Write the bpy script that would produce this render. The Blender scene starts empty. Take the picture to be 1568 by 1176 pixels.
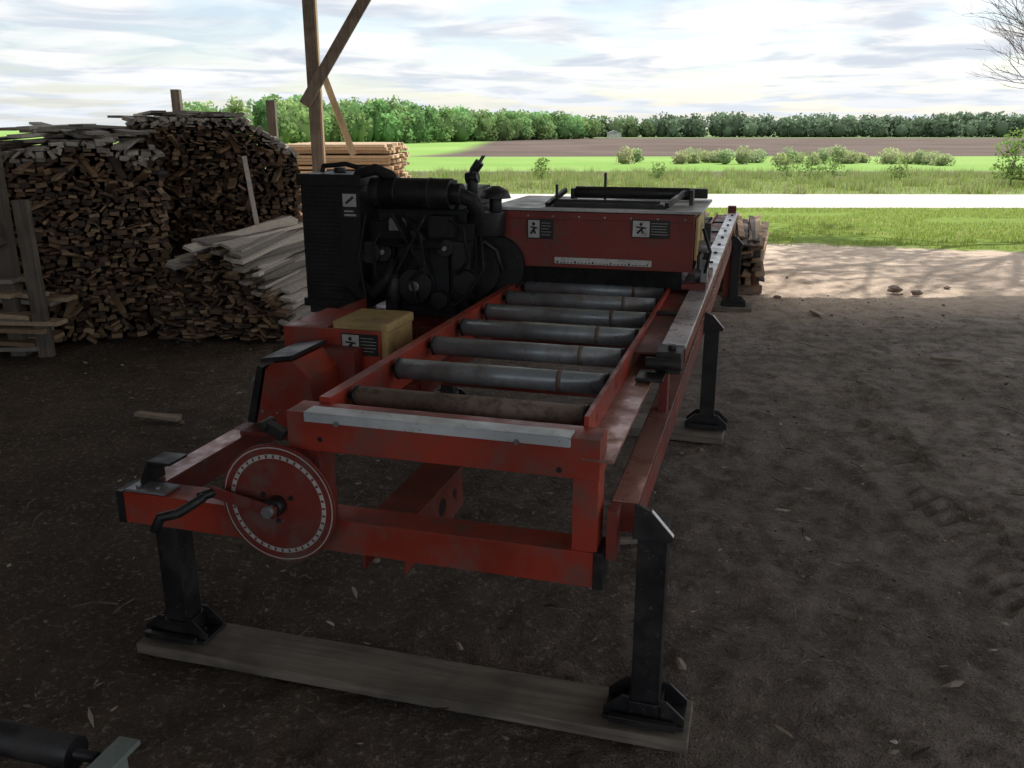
import bpy, math, random
import numpy as np
from mathutils import Vector, Matrix, noise
R=random.Random(7); NR=np.random.RandomState(5)
scene=bpy.context.scene
PHI=math.radians(16)
P0=Vector((.337,2.07,0))

# ---------------------------------------------------------------- materials
def nt(name):
    m=bpy.data.materials.new(name); m.use_nodes=True
    n=m.node_tree; b=n.nodes['Principled BSDF']; return m,n,b
def N(n,t,**k):
    x=n.nodes.new(t)
    for a,v in k.items(): setattr(x,a,v)
    return x
def rgba(c): return (c[0],c[1],c[2],1)
def mixc(n,f,a,b,mode='MIX'):
    m=N(n,'ShaderNodeMix',data_type='RGBA',blend_type=mode)
    for sock,v in ((m.inputs[0],f),(m.inputs[6],a),(m.inputs[7],b)):
        if hasattr(v,'links'): n.links.new(v,sock)
        elif isinstance(v,(tuple,list)): sock.default_value=rgba(v)
        else: sock.default_value=v
    return m.outputs[2]
def noi(n,scale,detail=3,rough=.55,vec=None,dist=0):
    x=N(n,'ShaderNodeTexNoise'); x.inputs['Scale'].default_value=scale; x.inputs['Detail'].default_value=min(detail,4)
    x.inputs['Roughness'].default_value=rough; x.inputs['Distortion'].default_value=dist
    if vec is not None: n.links.new(vec,x.inputs['Vector'])
    return x.outputs['Fac']
def mr(n,v,a,b,c=0.,d=1.):
    m=N(n,'ShaderNodeMapRange',interpolation_type='SMOOTHSTEP'); n.links.new(v,m.inputs[0])
    m.inputs[1].default_value=a;m.inputs[2].default_value=b;m.inputs[3].default_value=c;m.inputs[4].default_value=d
    return m.outputs[0]
def math_(n,op,a,b=None):
    m=N(n,'ShaderNodeMath',operation=op)
    for i,v in enumerate((a,b)):
        if v is None: continue
        if hasattr(v,'links'): n.links.new(v,m.inputs[i])
        else: m.inputs[i].default_value=v
    return m.outputs[0]
def bump(n,b,h,strength=.3,dist=.01):
    x=N(n,'ShaderNodeBump'); x.inputs['Strength'].default_value=strength; x.inputs['Distance'].default_value=dist
    n.links.new(h,x.inputs['Height']); n.links.new(x.outputs[0],b.inputs['Normal'])
def objc(n): return N(n,'ShaderNodeTexCoord').outputs['Object']

def paint(name,col,dirt=(.12,.095,.075),rough=.4,dirtamt=.45,metal=0.,scale=9):
    m,n,b=nt(name); o=objc(n)
    nn=noi(n,scale,4,.65,o)
    f=mr(n,nn,.46,.70,0,dirtamt)
    c2=tuple(x*.62 for x in col)
    base=mixc(n,mr(n,noi(n,2.3,2,.5,o),.35,.65),col,c2)
    scr=mr(n,noi(n,55,2,.7,o,1.5),.62,.72,0,.6)
    n.links.new(mixc(n,scr,mixc(n,f,base,dirt),(.13,.10,.08)),b.inputs['Base Color'])
    n.links.new(mr(n,nn,.3,.7,rough-.08,rough+.25),b.inputs['Roughness'])
    b.inputs['Metallic'].default_value=metal
    return m
def attrmat(name,rough=.85,grain=True,mult=1.):
    m,n,b=nt(name); a=N(n,'ShaderNodeAttribute',attribute_name='Col'); o=objc(n)
    nn=noi(n,30,4,.75,o)
    c=mixc(n,mr(n,nn,.3,.75,0,.55),a.outputs['Color'],(.5*mult,.45*mult,.42*mult),'MULTIPLY')
    n.links.new(c,b.inputs['Base Color']); b.inputs['Roughness'].default_value=rough
    if grain: bump(n,b,nn,.4,.006)
    return m
RED=paint('red_paint',(.40,.046,.024),rough=.42,dirtamt=.55)
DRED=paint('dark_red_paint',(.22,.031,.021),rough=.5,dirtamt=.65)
SKYLIT=paint('skylit_red_steel',(.50,.25,.20),dirt=(.30,.16,.12),rough=.30,metal=.3,dirtamt=.6,scale=12)  # pale pink puts sky light on rail and ledge tops into the colour
BLACK=paint('black_paint',(.014,.014,.016),dirt=(.05,.043,.036),rough=.42,dirtamt=.45)
ENG=paint('engine_black',(.009,.0095,.011),dirt=(.035,.031,.027),rough=.5,dirtamt=.5)
ENG.node_tree.nodes['Principled BSDF'].inputs['Specular IOR Level'].default_value=.4
RUBBER=paint('rubber',(.006,.006,.006),rough=.7,dirt=(.02,.02,.02),dirtamt=.2)
STEEL=paint('worn_steel',(.34,.35,.37),dirt=(.13,.10,.08),rough=.34,metal=.4,dirtamt=.6,scale=6)
TRACK=paint('bright_rail_steel',(.72,.70,.73),dirt=(.42,.30,.26),rough=.28,metal=.3,dirtamt=.35,scale=14)
ROLL=paint('roller_steel',(.36,.40,.42),dirt=(.17,.13,.10),rough=.30,metal=.3,dirtamt=.65,scale=6)
RUST=paint('rusty_roller',(.24,.18,.14),dirt=(.08,.055,.04),rough=.7,metal=.0,dirtamt=.8,scale=25)
STRIP=paint('aluminium_strip',(.72,.75,.77),dirt=(.4,.4,.38),rough=.33,metal=.15,dirtamt=.4)
YEL=paint('tan_cover',(.52,.36,.14),rough=.5,dirtamt=.5)
LID=paint('galvanised_lid',(.55,.56,.55),dirt=(.36,.33,.28),rough=.45,metal=.15,dirtamt=.5)
WHITE=paint('decal_white',(.58,.58,.55),dirt=(.32,.29,.25),rough=.5,dirtamt=.6,scale=30)
INK=paint('decal_black',(.015,.015,.015),rough=.5,dirtamt=.1)
WOOD=attrmat('weathered_wood')
CHIP=attrmat('chip_wood',grain=False,mult=1.4)
def timber(name,c1,c2,sc=(18,18,1.2)):
    m,n,b=nt(name); o=objc(n)
    mp=N(n,'ShaderNodeMapping'); mp.inputs['Scale'].default_value=sc; n.links.new(o,mp.inputs[0])
    g=noi(n,1.6,4,.65,mp.outputs[0],1.2); g2=noi(n,5,3,.6,o)
    n.links.new(mixc(n,mr(n,g2,.4,.75,0,.6),mixc(n,mr(n,g,.3,.7),c1,c2),tuple(k*.45 for k in c2)),b.inputs['Base Color']); b.inputs['Roughness'].default_value=.85
    bump(n,b,g,.3,.006); return m
POST=timber('post_timber',(.21,.18,.145),(.115,.095,.078))
FRESH=timber('fresh_timber',(.50,.38,.25),(.38,.28,.18))
PLANK=timber('plank_timber',(.25,.215,.175),(.14,.118,.095),(1.2,18,18))

# ---------------------------------------------------------------- builder
class B:
    def __init__(s,name,mats,parent=None,bevel=0,loc=None,col=False):
        s.n=name;s.m=mats if isinstance(mats,list) else [mats];s.v=[];s.f=[];s.mi=[];s.sm=[];s.c=[];s.p=parent;s.bv=bevel;s.col=col
    def add(s,vs,fs,mi=0,sm=False,c=(1,1,1)):
        k=len(s.v); s.v+= [tuple(x) for x in vs]
        for i,f in enumerate(fs):
            s.f.append(tuple(k+j for j in f)); s.mi.append(mi); s.sm.append(sm if isinstance(sm,bool) else sm[i])
        s.c+=[c]*len(vs)
    def bx(s,x0,x1,y0,y1,z0,z1,mi=0,c=(1,1,1)):
        s.add([(x0,y0,z0),(x1,y0,z0),(x1,y1,z0),(x0,y1,z0),(x0,y0,z1),(x1,y0,z1),(x1,y1,z1),(x0,y1,z1)],
          [(0,3,2,1),(4,5,6,7),(0,1,5,4),(1,2,6,5),(2,3,7,6),(3,0,4,7)],mi,False,c)
    def ob(s,cen,size,rot,mi=0,c=(1,1,1)):
        a,b_,d=[x/2 for x in size]; cen=Vector(cen)
        vs=[cen+rot@Vector(p) for p in [(-a,-b_,-d),(a,-b_,-d),(a,b_,-d),(-a,b_,-d),(-a,-b_,d),(a,-b_,d),(a,b_,d),(-a,b_,d)]]
        s.add(vs,[(0,3,2,1),(4,5,6,7),(0,1,5,4),(1,2,6,5),(2,3,7,6),(3,0,4,7)],mi,False,c)
    def beam(s,p0,p1,wd,ht,mi=0,c=(1,1,1),up=(0,0,1)):
        p0=Vector(p0);p1=Vector(p1);d=(p1-p0);l=d.length;d.normalize();u=Vector(up)
        if abs(d.dot(u))>.99:u=Vector((0,1,0))
        x=d.cross(u).normalized();u2=x.cross(d)
        s.ob((p0+p1)/2,(wd,l,ht),Matrix((x,d,u2)).transposed(),mi,c)
    def cyl(s,p0,p1,r0,r1=None,n=16,mi=0,cap=True,c=(1,1,1)):
        r1=r0 if r1 is None else r1
        p0=Vector(p0);p1=Vector(p1);d=(p1-p0).normalized();u=Vector((0,0,1)) if abs(d.z)<.9 else Vector((1,0,0))
        x=d.cross(u).normalized();y=d.cross(x)
        vs=[];
        for p,r in ((p0,r0),(p1,r1)):
            for i in range(n):
                a=2*math.pi*i/n; vs.append(p+x*r*math.cos(a)+y*r*math.sin(a))
        fs=[(i,(i+1)%n,n+(i+1)%n,n+i) for i in range(n)];sm=[True]*n
        if cap: fs+=[tuple(range(n))[::-1],tuple(range(n,2*n))];sm+=[False,False]
        s.add(vs,fs,mi,sm,c)
    def tube(s,pts,r,n=8,mi=0):
        for a,b in zip(pts[:-1],pts[1:]):
            s.cyl(a,b,r,n=n,mi=mi)
        for a in pts[1:-1]: s.ball(a,r,mi)
    def ball(s,c,r,mi=0,sc=(1,1,1),jit=0):
        vs=[];nu,nv=8,6
        for j in range(1,nv):
            t=math.pi*j/nv
            for i in range(nu):
                a=2*math.pi*i/nu; q=r*(1+R.uniform(-jit,jit)); vs.append((c[0]+sc[0]*q*math.sin(t)*math.cos(a),c[1]+sc[1]*q*math.sin(t)*math.sin(a),c[2]+sc[2]*q*math.cos(t)))
        k=len(vs); vs+=[(c[0],c[1],c[2]+sc[2]*r),(c[0],c[1],c[2]-sc[2]*r)]
        fs=[]
        for j in range(nv-2):
            for i in range(nu): fs.append((j*nu+i,(j+1)*nu+i,(j+1)*nu+(i+1)%nu,j*nu+(i+1)%nu))
        for i in range(nu):
            fs.append((k,i,(i+1)%nu)); fs.append((k+1,(nv-2)*nu+(i+1)%nu,(nv-2)*nu+i))
        s.add(vs,fs,mi,jit==0)
    def flake(s,x,y,z,l,w,a,c,lift=.35):
        n=R.choice([5,6,7]); rot=Matrix.Rotation(a,3,'Z')@Matrix.Rotation(R.uniform(-lift,lift),3,'X')@Matrix.Rotation(R.uniform(-lift,lift),3,'Y')
        vs=[]
        for i in range(n):
            t=2*math.pi*i/n+R.uniform(-.3,.3);q=R.uniform(.6,1.1)
            vs.append(Vector((x,y,z))+rot@Vector((l/2*q*math.cos(t),w/2*q*math.sin(t),R.uniform(0,.25)*w)))
        vs.append(Vector((x,y,z))+rot@Vector((0,0,w*R.uniform(.1,.3))))
        s.add(vs,[(i,(i+1)%n,n) for i in range(n)],0,False,c)
    def prism(s,poly,axis,a0,a1,mi=0):
        def P(p,a): return {'x':(a,p[0],p[1]),'y':(p[0],a,p[1]),'z':(p[0],p[1],a)}[axis]
        n=len(poly); vs=[P(p,a0) for p in poly]+[P(p,a1) for p in poly]
        s.add(vs,[tuple(range(n)),tuple(range(2*n-1,n-1,-1))]+[(i,n+i,n+(i+1)%n,(i+1)%n) for i in range(n)],mi)
    def done(s):
        me=bpy.data.meshes.new(s.n); me.from_pydata(s.v,[],s.f)
        for m in s.m: me.materials.append(m)
        me.polygons.foreach_set('material_index',s.mi); me.polygons.foreach_set('use_smooth',s.sm)
        if s.col:
            a=me.color_attributes.new('Col','FLOAT_COLOR','POINT')
            a.data.foreach_set('color',np.array([(*c,1) for c in s.c],dtype=np.float32).ravel())
        me.update()
        if not s.col:
            import bmesh
            bm=bmesh.new();bm.from_mesh(me);bmesh.ops.recalc_face_normals(bm,faces=bm.faces);bm.to_mesh(me);bm.free()
        o=bpy.data.objects.new(s.n,me); scene.collection.objects.link(o)
        if s.p: o.parent=s.p
        if s.bv:
            b=o.modifiers.new('bev','BEVEL');b.width=s.bv;b.segments=2;b.limit_method='ANGLE'
        return o
def empty(name,loc=(0,0,0),rz=0):
    e=bpy.data.objects.new(name,None);scene.collection.objects.link(e);e.location=loc;e.rotation_euler=(0,0,rz);return e
def npmesh(name,V,F,mat,cols=None,parent=None,smooth=False):
    me=bpy.data.meshes.new(name); k=F.shape[1]
    me.vertices.add(len(V));me.vertices.foreach_set('co',V.astype(np.float32).ravel())
    me.loops.add(F.size);me.loops.foreach_set('vertex_index',F.astype(np.int32).ravel())
    me.polygons.add(len(F));me.polygons.foreach_set('loop_start',np.arange(0,F.size,k,dtype=np.int32))
    me.polygons.foreach_set('loop_total',np.full(len(F),k,dtype=np.int32))
    me.update(calc_edges=True);me.materials.append(mat)
    if cols is not None:
        a=me.color_attributes.new('Col','FLOAT_COLOR','POINT')
        a.data.foreach_set('color',np.hstack([cols,np.ones((len(cols),1))]).astype(np.float32).ravel())
    if smooth: me.polygons.foreach_set('use_smooth',[True]*len(F))
    me.validate()
    o=bpy.data.objects.new(name,me);scene.collection.objects.link(o)
    if parent:o.parent=parent
    return o

# ---------------------------------------------------------------- sawmill
SM=empty('portable_sawmill',P0,-PHI)
fr=B('frame',[RED,BLACK,DRED,STEEL,SKYLIT],SM,.004)
fr.bx(-1.575,-.115,-.05,.05,.43,.53)
fr.bx(-1.60,-1.575,-.053,.053,.427,.533,1); fr.bx(-.115,-.09,-.053,.053,.427,.533,1)
fr.bx(-.99,-.105,-.05,.05,.735,.845)
fr.bx(-.175,-.108,-.045,.045,.53,.735)
fr.bx(-.97,-.90,-.045,.045,.53,.735,2)
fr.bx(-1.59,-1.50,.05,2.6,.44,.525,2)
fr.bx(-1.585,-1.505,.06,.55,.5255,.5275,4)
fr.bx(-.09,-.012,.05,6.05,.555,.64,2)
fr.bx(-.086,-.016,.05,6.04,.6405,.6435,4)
fr.bx(-.088,-.06,-.02,.05,.50,.64,2)
fr.bx(-.94,-.905,.05,6.0,.74,.86)
fr.bx(-.168,-.155,.05,6.0,.74,.872)
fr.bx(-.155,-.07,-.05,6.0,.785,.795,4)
for i in range(10):
    s=.34+i*.64
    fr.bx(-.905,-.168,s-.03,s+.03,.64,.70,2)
    fr.bx(-.06,-.03,s+.5,s+.56,.645,.858,2) if s<5.5 else None
fr.bx(-.83,-.69,.05,.56,.47,.478,2); fr.bx(-.698,-.69,.05,.56,.33,.47,2); fr.bx(-.83,-.822,.05,.56,.33,.47,2)
fr.bx(-1.5,-.09,2.44,2.54,.43,.53,2); fr.bx(-1.5,-.09,5.9,6.0,.43,.53,2)
fr.bx(-.07,.0,5.98,6.04,.0,.93,2)
fr.prism([(-.02,.53),(.1,.53),(.1,.60),(.03,.60)],'x',-1.545,-1.535,1)
fr.bx(-1.545,-1.46,.03,.12,.595,.603,1)
fr.bx(-1.57,-1.43,-.045,.03,.531,.539,3)
fr.done()
bo=B('bolts',[STEEL,INK],SM)
for w in (-.83,-.32): bo.cyl((w,-.062,.825),(w,-.068,.825),.008,n=6)
for w,z in ((-.89,.77),(-.21,.755)): bo.cyl((w,-.0515,z),(w,-.049,z),.008,n=12,mi=1)
for i in range(4): bo.cyl((-.6885,.12+i*.12,.41),(-.6895,.12+i*.12,.41),.016 if i!=2 else .03,n=14,mi=1)
for i in range(2): bo.cyl((-1.54+i*.07,-.02,.539),(-1.54+i*.07,-.02,.548),.009,n=6)
bo.done()
st=B('front_strip',STRIP,SM,.002); st.bx(-.93,-.18,-.062,-.004,.8455,.851); st.bx(-.93,-.18,-.062,-.0515,.822,.8455); st.done()
tr=B('head_track_rail',[TRACK,BLACK,DRED],SM,.002)
tr.bx(-.065,.02,.9,6.05,.86,.872); tr.bx(.012,.02,.9,6.05,.81,.86,2); tr.bx(-.155,-.065,.86,6.0,.842,.85,2)
tr.bx(-.07,.015,.78,.90,.80,.874,1); tr.cyl((-.10,.76,.84),(.02,.76,.84),.02,n=14,mi=1); tr.bx(-.12,-.03,.66,.78,.80,.812,1)
tr.cyl((-.02,.83,.874),(-.02,.83,.890),.016,n=6,mi=1)
for s in (1.5,2.1,3.2,3.9,4.6,5.3): tr.bx(-.155,-.065,s,s+.05,.8505,.862,1)
for s in (2.9,3.3,3.7,4.1,4.5,4.9,5.3,5.7): tr.cyl((-.02,s,.872),(-.02,s,.882),.012,n=6,mi=1)
tr.done()
ro=B('bed_rollers',[ROLL,RUST,BLACK],SM)
S_=[.17,.49,.82,1.14,1.46,1.78]+[2.1+.32*i for i in range(12)]
for i,s in enumerate(S_):
    mi=1 if i==0 else 0; r=.030 if i==0 else .034
    ro.cyl((-.88,s,.832),(-.185,s,.832),r,n=24,mi=mi)
    if i: ro.cyl((-.34,s,.832),(-.325,s,.832),r+.0012,n=24,mi=1)
    ro.cyl((-.91,s,.832),(-.155,s,.832),.012,n=10,mi=2)
    ro.cyl((-.884,s,.832),(-.876,s,.832),r+.003,n=24,mi=2); ro.cyl((-.189,s,.832),(-.181,s,.832),r+.003,n=24,mi=2)
ro.done()
lg=B('legs',[BLACK,TRACK],SM,.004)
def leg(w,s,z0,top):
    lg.bx(w-.038,w+.038,s-.038,s+.038,z0+.012,top)
    lg.bx(w-.11,w+.11,s-.06,s+.06,z0,z0+.012)
    for sg in (-1,1):
        for ss in (-.048,.040):
            lg.prism([(w+sg*.039,z0+.012),(w+sg*.11,z0+.012),(w+sg*.11,z0+.03),(w+sg*.06,z0+.075),(w+sg*.039,z0+.075)],'y',s+ss,s+ss+.008)
    lg.bx(w-.048,w+.048,s-.048,s+.048,z0+.012,z0+.06)
    lg.beam((w-.09,s-.075,z0+.02),(w+.09,s-.075,z0+.02),.02,.02)
    for k in (-.07,.07): lg.cyl((w+k,s,z0+.012),(w+k,s,z0+.026),.009,n=6)
for w,s,z in ((.035,0,.04),(.03,2.49,.05),(.035,5.96,.05),(-1.447,-.0,.04),(-1.447,2.49,.05),(-1.447,5.96,.05)):
    if w<0: leg(w,s,z,.43)
    else: leg(w,s,z,.60)
for s in (0,2.49,5.96):
    lg.prism([(-.015,.585),(.085,.585),(.088,.60),(.03,.665),(.0,.68),(-.012,.68)],'y',s-.048,s-.036)
    lg.bx(-.01,.074,s-.036,s+.045,.60,.612)
    lg.prism([(.088,.602),(.090,.604),(.032,.669),(.03,.667)],'y',s-.049,s-.034,1)  # bright sliver paints a highlight along the cut leg top
lg.done()
wz,ww,ws=.588,-1.0,-.10
cw=B('crank_wheel',[DRED,WHITE,BLACK,STEEL],SM,0)
cw.cyl((ww,ws,wz),(ww,ws-.012,wz),.176,n=64); cw.cyl((ww,ws+.07,wz),(ww,ws,wz),.05,n=24,mi=2)
def ring(b,y,r0,r1,n,mi,a0=0,a1=2*math.pi):
    vs=[];
    for i in range(n+1):
        a=a0+(a1-a0)*i/n
        vs+= [(ww+r0*math.cos(a),y,wz+r0*math.sin(a)),(ww+r1*math.cos(a),y,wz+r1*math.sin(a))]
    b.add(vs,[(2*i,2*i+1,2*i+3,2*i+2) for i in range(n)],mi)
ring(cw,ws-.0135,.166,.1695,64,1)
ring(cw,ws-.0130,.136,.1485,64,1)
for i in range(40):
    a=2*math.pi*i/40; ring(cw,ws-.0137,.1375,.1465,2,0,a,a+.045)
cw.cyl((ww,ws-.012,wz),(ww,ws-.05,wz),.028,n=20,mi=2); cw.cyl((ww,ws-.05,wz),(ww,ws-.075,wz),.018,n=6,mi=3)
for i in range(3):
    a=2.1*i+.5; cw.cyl((ww+.05*math.cos(a),ws-.012,wz+.05*math.sin(a)),(ww+.05*math.cos(a),ws-.018,wz+.05*math.sin(a)),.007,n=8,mi=2)
cw.done()
ch=B('crank_handle',[DRED,BLACK],SM,.002)
ch.beam((ww+.02,ws-.055,wz-.005),(ww-.185,ws-.055,wz+.035),.009,.034)
ch.cyl((ww-.175,ws-.05,wz+.033),(ww-.20,ws-.09,wz+.028),.014,n=12,mi=1)
ch.tube([(ww-.185,ws-.085,wz+.03),(ww-.23,ws-.14,wz+.0),(ww-.275,ws-.16,wz-.01),(ww-.295,ws-.165,wz-.05)],.014,n=10,mi=1)
ch.beam((-1.06,-.05,.80),(-1.0,-.05,.77),.03,.03,1); ch.cyl((-1.055,-.02,.80),(-1.055,-.08,.80),.014,n=10,mi=1)
ch.done()
cb=B('control_box',[RED,BLACK,DRED,STEEL],SM,.005)
cb.prism([(-1.50,.545),(-1.445,.76),(-1.42,.785),(-1.33,.80),(-1.27,.74),(-1.25,.545)],'y',.58,.80,0)
cb.prism([(-1.535,.555),(-1.475,.775),(-1.452,.768),(-1.507,.55)],'y',.575,.81,1)
cb.prism([(-1.45,.79),(-1.322,.81),(-1.322,.826),(-1.45,.806)],'y',.56,.82,1)
cb.bx(-1.44,-1.20,.80,.88,.58,.79,2); cb.bx(-1.52,-1.1,.50,.95,.528,.545,2)
cb.cyl((-1.17,.60,.55),(-1.17,.60,.63),.016,n=12,mi=1); cb.ball((-1.17,.60,.635),.02,1)
cb.cyl((-1.51,.66,.68),(-1.55,.66,.69),.014,n=10,mi=3);cb.cyl((-1.50,.75,.68),(-1.54,.75,.69),.014,n=10,mi=3)
for k in range(4): cb.cyl((-1.47+k*.06,.579,.60),(-1.47+k*.06,.575,.60),.006,n=6,mi=3)
cb.done()
dk=B('engine_deck',[RED,DRED,BLACK],SM,.004)
dk.bx(-1.54,-1.13,.88,.90,.58,.852); dk.bx(-1.54,-1.52,.90,1.6,.60,.83,1); dk.bx(-1.70,-1.02,1.65,2.7,.62,.70,1)
dk.bx(-1.93,-1.70,1.80,2.1,.70,.74,2)
dk.bx(-1.52,-1.0,.90,1.25,.58,.645,1); dk.bx(-1.54,-1.36,.9,1.25,.84,.852,0)
dk.bx(-1.0,-.96,.95,2.7,.60,.68,1)
dk.tube([(-1.1,1.3,.72),(-1.05,1.2,.66),(-1.0,1.0,.7)],.012,mi=2)
dk.done()
yb=B('battery_cover',YEL,SM,.012); yb.bx(-1.335,-1.105,.902,1.16,.648,.87); yb.bx(-1.34,-1.10,.903,1.165,.838,.88); yb.done()
ra=B('radiator',[ENG,BLACK,RUBBER],SM,.006)
ra.bx(-1.93,-1.62,1.78,2.1,.76,1.37); ra.bx(-1.945,-1.605,1.77,2.11,1.33,1.385); ra.bx(-1.945,-1.605,1.77,2.11,.74,.78)
for i in range(26): ra.bx(-1.90,-1.73,1.772,1.78,.81+i*.0195,.819+i*.0195,1)
ra.cyl((-1.80,1.95,1.385),(-1.80,1.95,1.41),.03,n=16,mi=1)
ra.tube([(-1.85,1.86,1.39),(-1.84,1.86,1.42),(-1.72,1.86,1.43),(-1.60,1.86,1.40)],.012,mi=2)
ra.tube([(-1.68,1.85,1.33),(-1.62,1.80,1.39),(-1.54,1.80,1.41),(-1.48,1.84,1.38),(-1.45,1.9,1.30)],.026,n=12,mi=2)
ra.tube([(-1.64,1.80,.86),(-1.55,1.74,.83),(-1.48,1.74,.90),(-1.46,1.8,.98)],.024,n=12,mi=2)
ra.tube([(-1.72,1.77,.84),(-1.6,1.70,.76),(-1.5,1.66,.73),(-1.35,1.66,.74)],.008,mi=2)
ra.done()
en=B('engine',[ENG,BLACK,RUBBER,STEEL],SM,.006)
en.bx(-1.62,-1.08,1.88,2.45,.80,1.16); en.bx(-1.56,-1.12,1.90,2.4,.70,.80); en.bx(-1.58,-1.12,1.9,2.43,1.16,1.22)
en.bx(-1.56,-1.16,1.90,2.41,1.22,1.31,0); en.bx(-1.46,-1.2,1.85,1.9,.76,1.12,0)
for i in range(4): en.cyl((-1.35,1.98+i*.12,1.31),(-1.35,1.98+i*.12,1.335),.03,n=12,mi=1)
for i in range(9): en.bx(-1.63,-1.07,1.90+i*.06,1.915+i*.06,.88,1.10,0)
for w,z,r,mi in ((-1.36,.86,.085,1),(-1.36,1.07,.06,1),(-1.52,1.02,.045,1),(-1.20,1.05,.04,1)):
    en.cyl((w,1.88,z),(w,1.80,z),r,n=28,mi=mi); en.cyl((w,1.80,z),(w,1.79,z),r*.3,n=12,mi=3); en.cyl((w,1.85,z),(w,1.83,z),r*1.12,n=28,mi=2)
for a in range(6):
    t=a*math.pi/3; en.beam((-1.36,1.775,1.07),(-1.36+.16*math.cos(t),1.775,1.07+.16*math.sin(t)),.012,.05,0,up=(0,1,0.6))
en.beam((-1.29,1.825,.86),(-1.31,1.825,1.07),.02,.006,2);en.beam((-1.43,1.825,.88),(-1.55,1.825,1.0),.02,.006,2)
en.cyl((-1.58,1.78,1.02),(-1.58,1.9,1.02),.055,n=20,mi=1)
en.cyl((-1.12,1.85,.88),(-1.12,2.15,.88),.06,n=20,mi=1); en.cyl((-1.23,1.86,.80),(-1.23,1.78,.80),.042,n=20,mi=1)
en.cyl((-1.47,1.80,.78),(-1.47,1.80,.90),.035,n=18,mi=1); en.cyl((-1.47,1.80,.90),(-1.47,1.80,.92),.038,n=18,mi=0)
en.bx(-1.28,-1.16,1.80,1.88,1.10,1.20,0); en.bx(-1.50,-1.42,1.84,1.88,1.12,1.18,3); en.bx(-1.17,-1.08,1.82,1.9,.95,1.08,1)
for pts in ([(-1.5,1.84,1.18),(-1.56,1.78,1.05),(-1.54,1.76,.9),(-1.45,1.78,.82)],[(-1.22,1.82,1.2),(-1.10,1.78,1.15),(-1.08,1.8,1.0),(-1.15,1.84,.92)],
  [(-1.4,1.8,1.2),(-1.3,1.74,1.12),(-1.28,1.74,.98),(-1.36,1.76,.9),(-1.34,1.78,.78)],[(-1.05,1.9,1.1),(-1.02,1.84,.95),(-1.1,1.8,.82),(-1.2,1.78,.74)],[(-1.6,1.8,1.2),(-1.62,1.74,1.0),(-1.58,1.72,.8)]):
    en.tube(pts,.008,mi=2)
for w in (-1.5,-1.2): en.bx(w-.03,w+.03,1.84,1.90,.70,.78,1)
en.done()
af=B('air_filter',[ENG,BLACK],SM,.003)
af.cyl((-1.56,1.84,1.30),(-1.17,1.84,1.30),.072,n=32); af.cyl((-1.57,1.84,1.30),(-1.52,1.84,1.30),.077,n=32,mi=0); af.cyl((-1.18,1.84,1.30),(-1.12,1.84,1.30),.05,n=24,mi=0)
af.cyl((-1.45,1.84,1.30),(-1.44,1.84,1.30),.075,n=32,mi=1);af.cyl((-1.28,1.84,1.30),(-1.27,1.84,1.30),.075,n=32,mi=1)
af.tube([(-1.14,1.84,1.30),(-1.08,1.86,1.27),(-1.06,1.9,1.2),(-1.1,1.95,1.14)],.036,n=12,mi=0)
af.done()
ex=B('exhaust',[BLACK,ENG],SM,.002)
ex.cyl((-1.14,2.05,1.25),(-1.14,2.05,1.36),.028,n=16); ex.tube([(-1.14,2.05,1.34),(-1.13,2.05,1.40),(-1.10,2.05,1.44)],.024,n=12); ex.beam((-1.12,2.05,1.41),(-1.08,2.05,1.47),.05,.006)
ex.cyl((-1.17,2.05,1.36),(-1.11,2.05,1.37),.03,n=12)
ex.cyl((-1.0,1.98,1.20),(-1.0,1.98,1.28),.03,n=16,mi=1); ex.cyl((-1.0,1.98,1.275),(-1.0,1.98,1.31),.075,.06,n=24); ex.cyl((-1.0,1.98,1.31),(-1.0,1.98,1.332),.06,.02,n=24)
ex.cyl((-1.04,1.98,1.10),(-1.04,1.98,1.21),.085,n=28,mi=1)
ex.done()
bg=B('drive_belt_guard',[ENG,BLACK,STEEL],SM,.006)
bg.bx(-1.2,-1.03,1.98,2.5,.74,1.16); bg.cyl((-1.12,1.98,.94),(-1.12,1.93,.94),.15,n=40,mi=0); bg.cyl((-1.12,1.93,.94),(-1.12,1.92,.94),.05,n=20)
bg.cyl((-1.02,2.04,.94),(-1.02,1.99,.94),.155,n=40,mi=0)
bg.bx(-1.07,-.95,1.96,2.2,.70,.80,1); bg.tube([(-1.04,1.9,1.08),(-.98,1.92,1.03),(-.96,1.95,.93)],.012,mi=1)
bg.done()
hd=B('saw_head',[RED,LID,BLACK,YEL,DRED,STEEL],SM,.006)
hd.bx(-1.02,-.06,2.05,2.75,.945,1.213,4); hd.bx(-1.018,-.062,2.045,2.0495,1.175,1.211,4)
hd.bx(-1.06,-.03,2.03,2.80,1.2155,1.228,1)
hd.bx(-1.02,-.90,2.04,2.6,.80,.944,4)
hd.bx(-.90,-.11,2.06,2.10,.868,.944,2)
hd.bx(-.057,-.045,2.07,2.45,1.0,1.20,3); hd.bx(-.044,-.03,2.1,2.3,.90,1.02,2); hd.bx(-.10,.01,2.0,2.55,.873,.90,4)
hd.cyl((-.05,2.2,1.05),(.0,2.2,1.05),.03,n=16,mi=5); hd.cyl((-.05,2.1,.93),(.01,2.1,.93),.025,n=16,mi=5); hd.tube([(-.02,2.06,1.15),(.02,2.02,1.05),(.0,2.03,.95)],.008,mi=2)
hd.bx(-.02,.01,2.05,2.12,.901,1.0,5); hd.bx(-.029,.0,2.31,2.36,.901,1.15,2)
hd.bx(-.74,-.24,2.16,2.20,1.2285,1.262,2); hd.prism([(-.76,1.2285),(-.20,1.2285),(-.22,1.25),(-.74,1.25)],'y',2.12,2.14,2)
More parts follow.
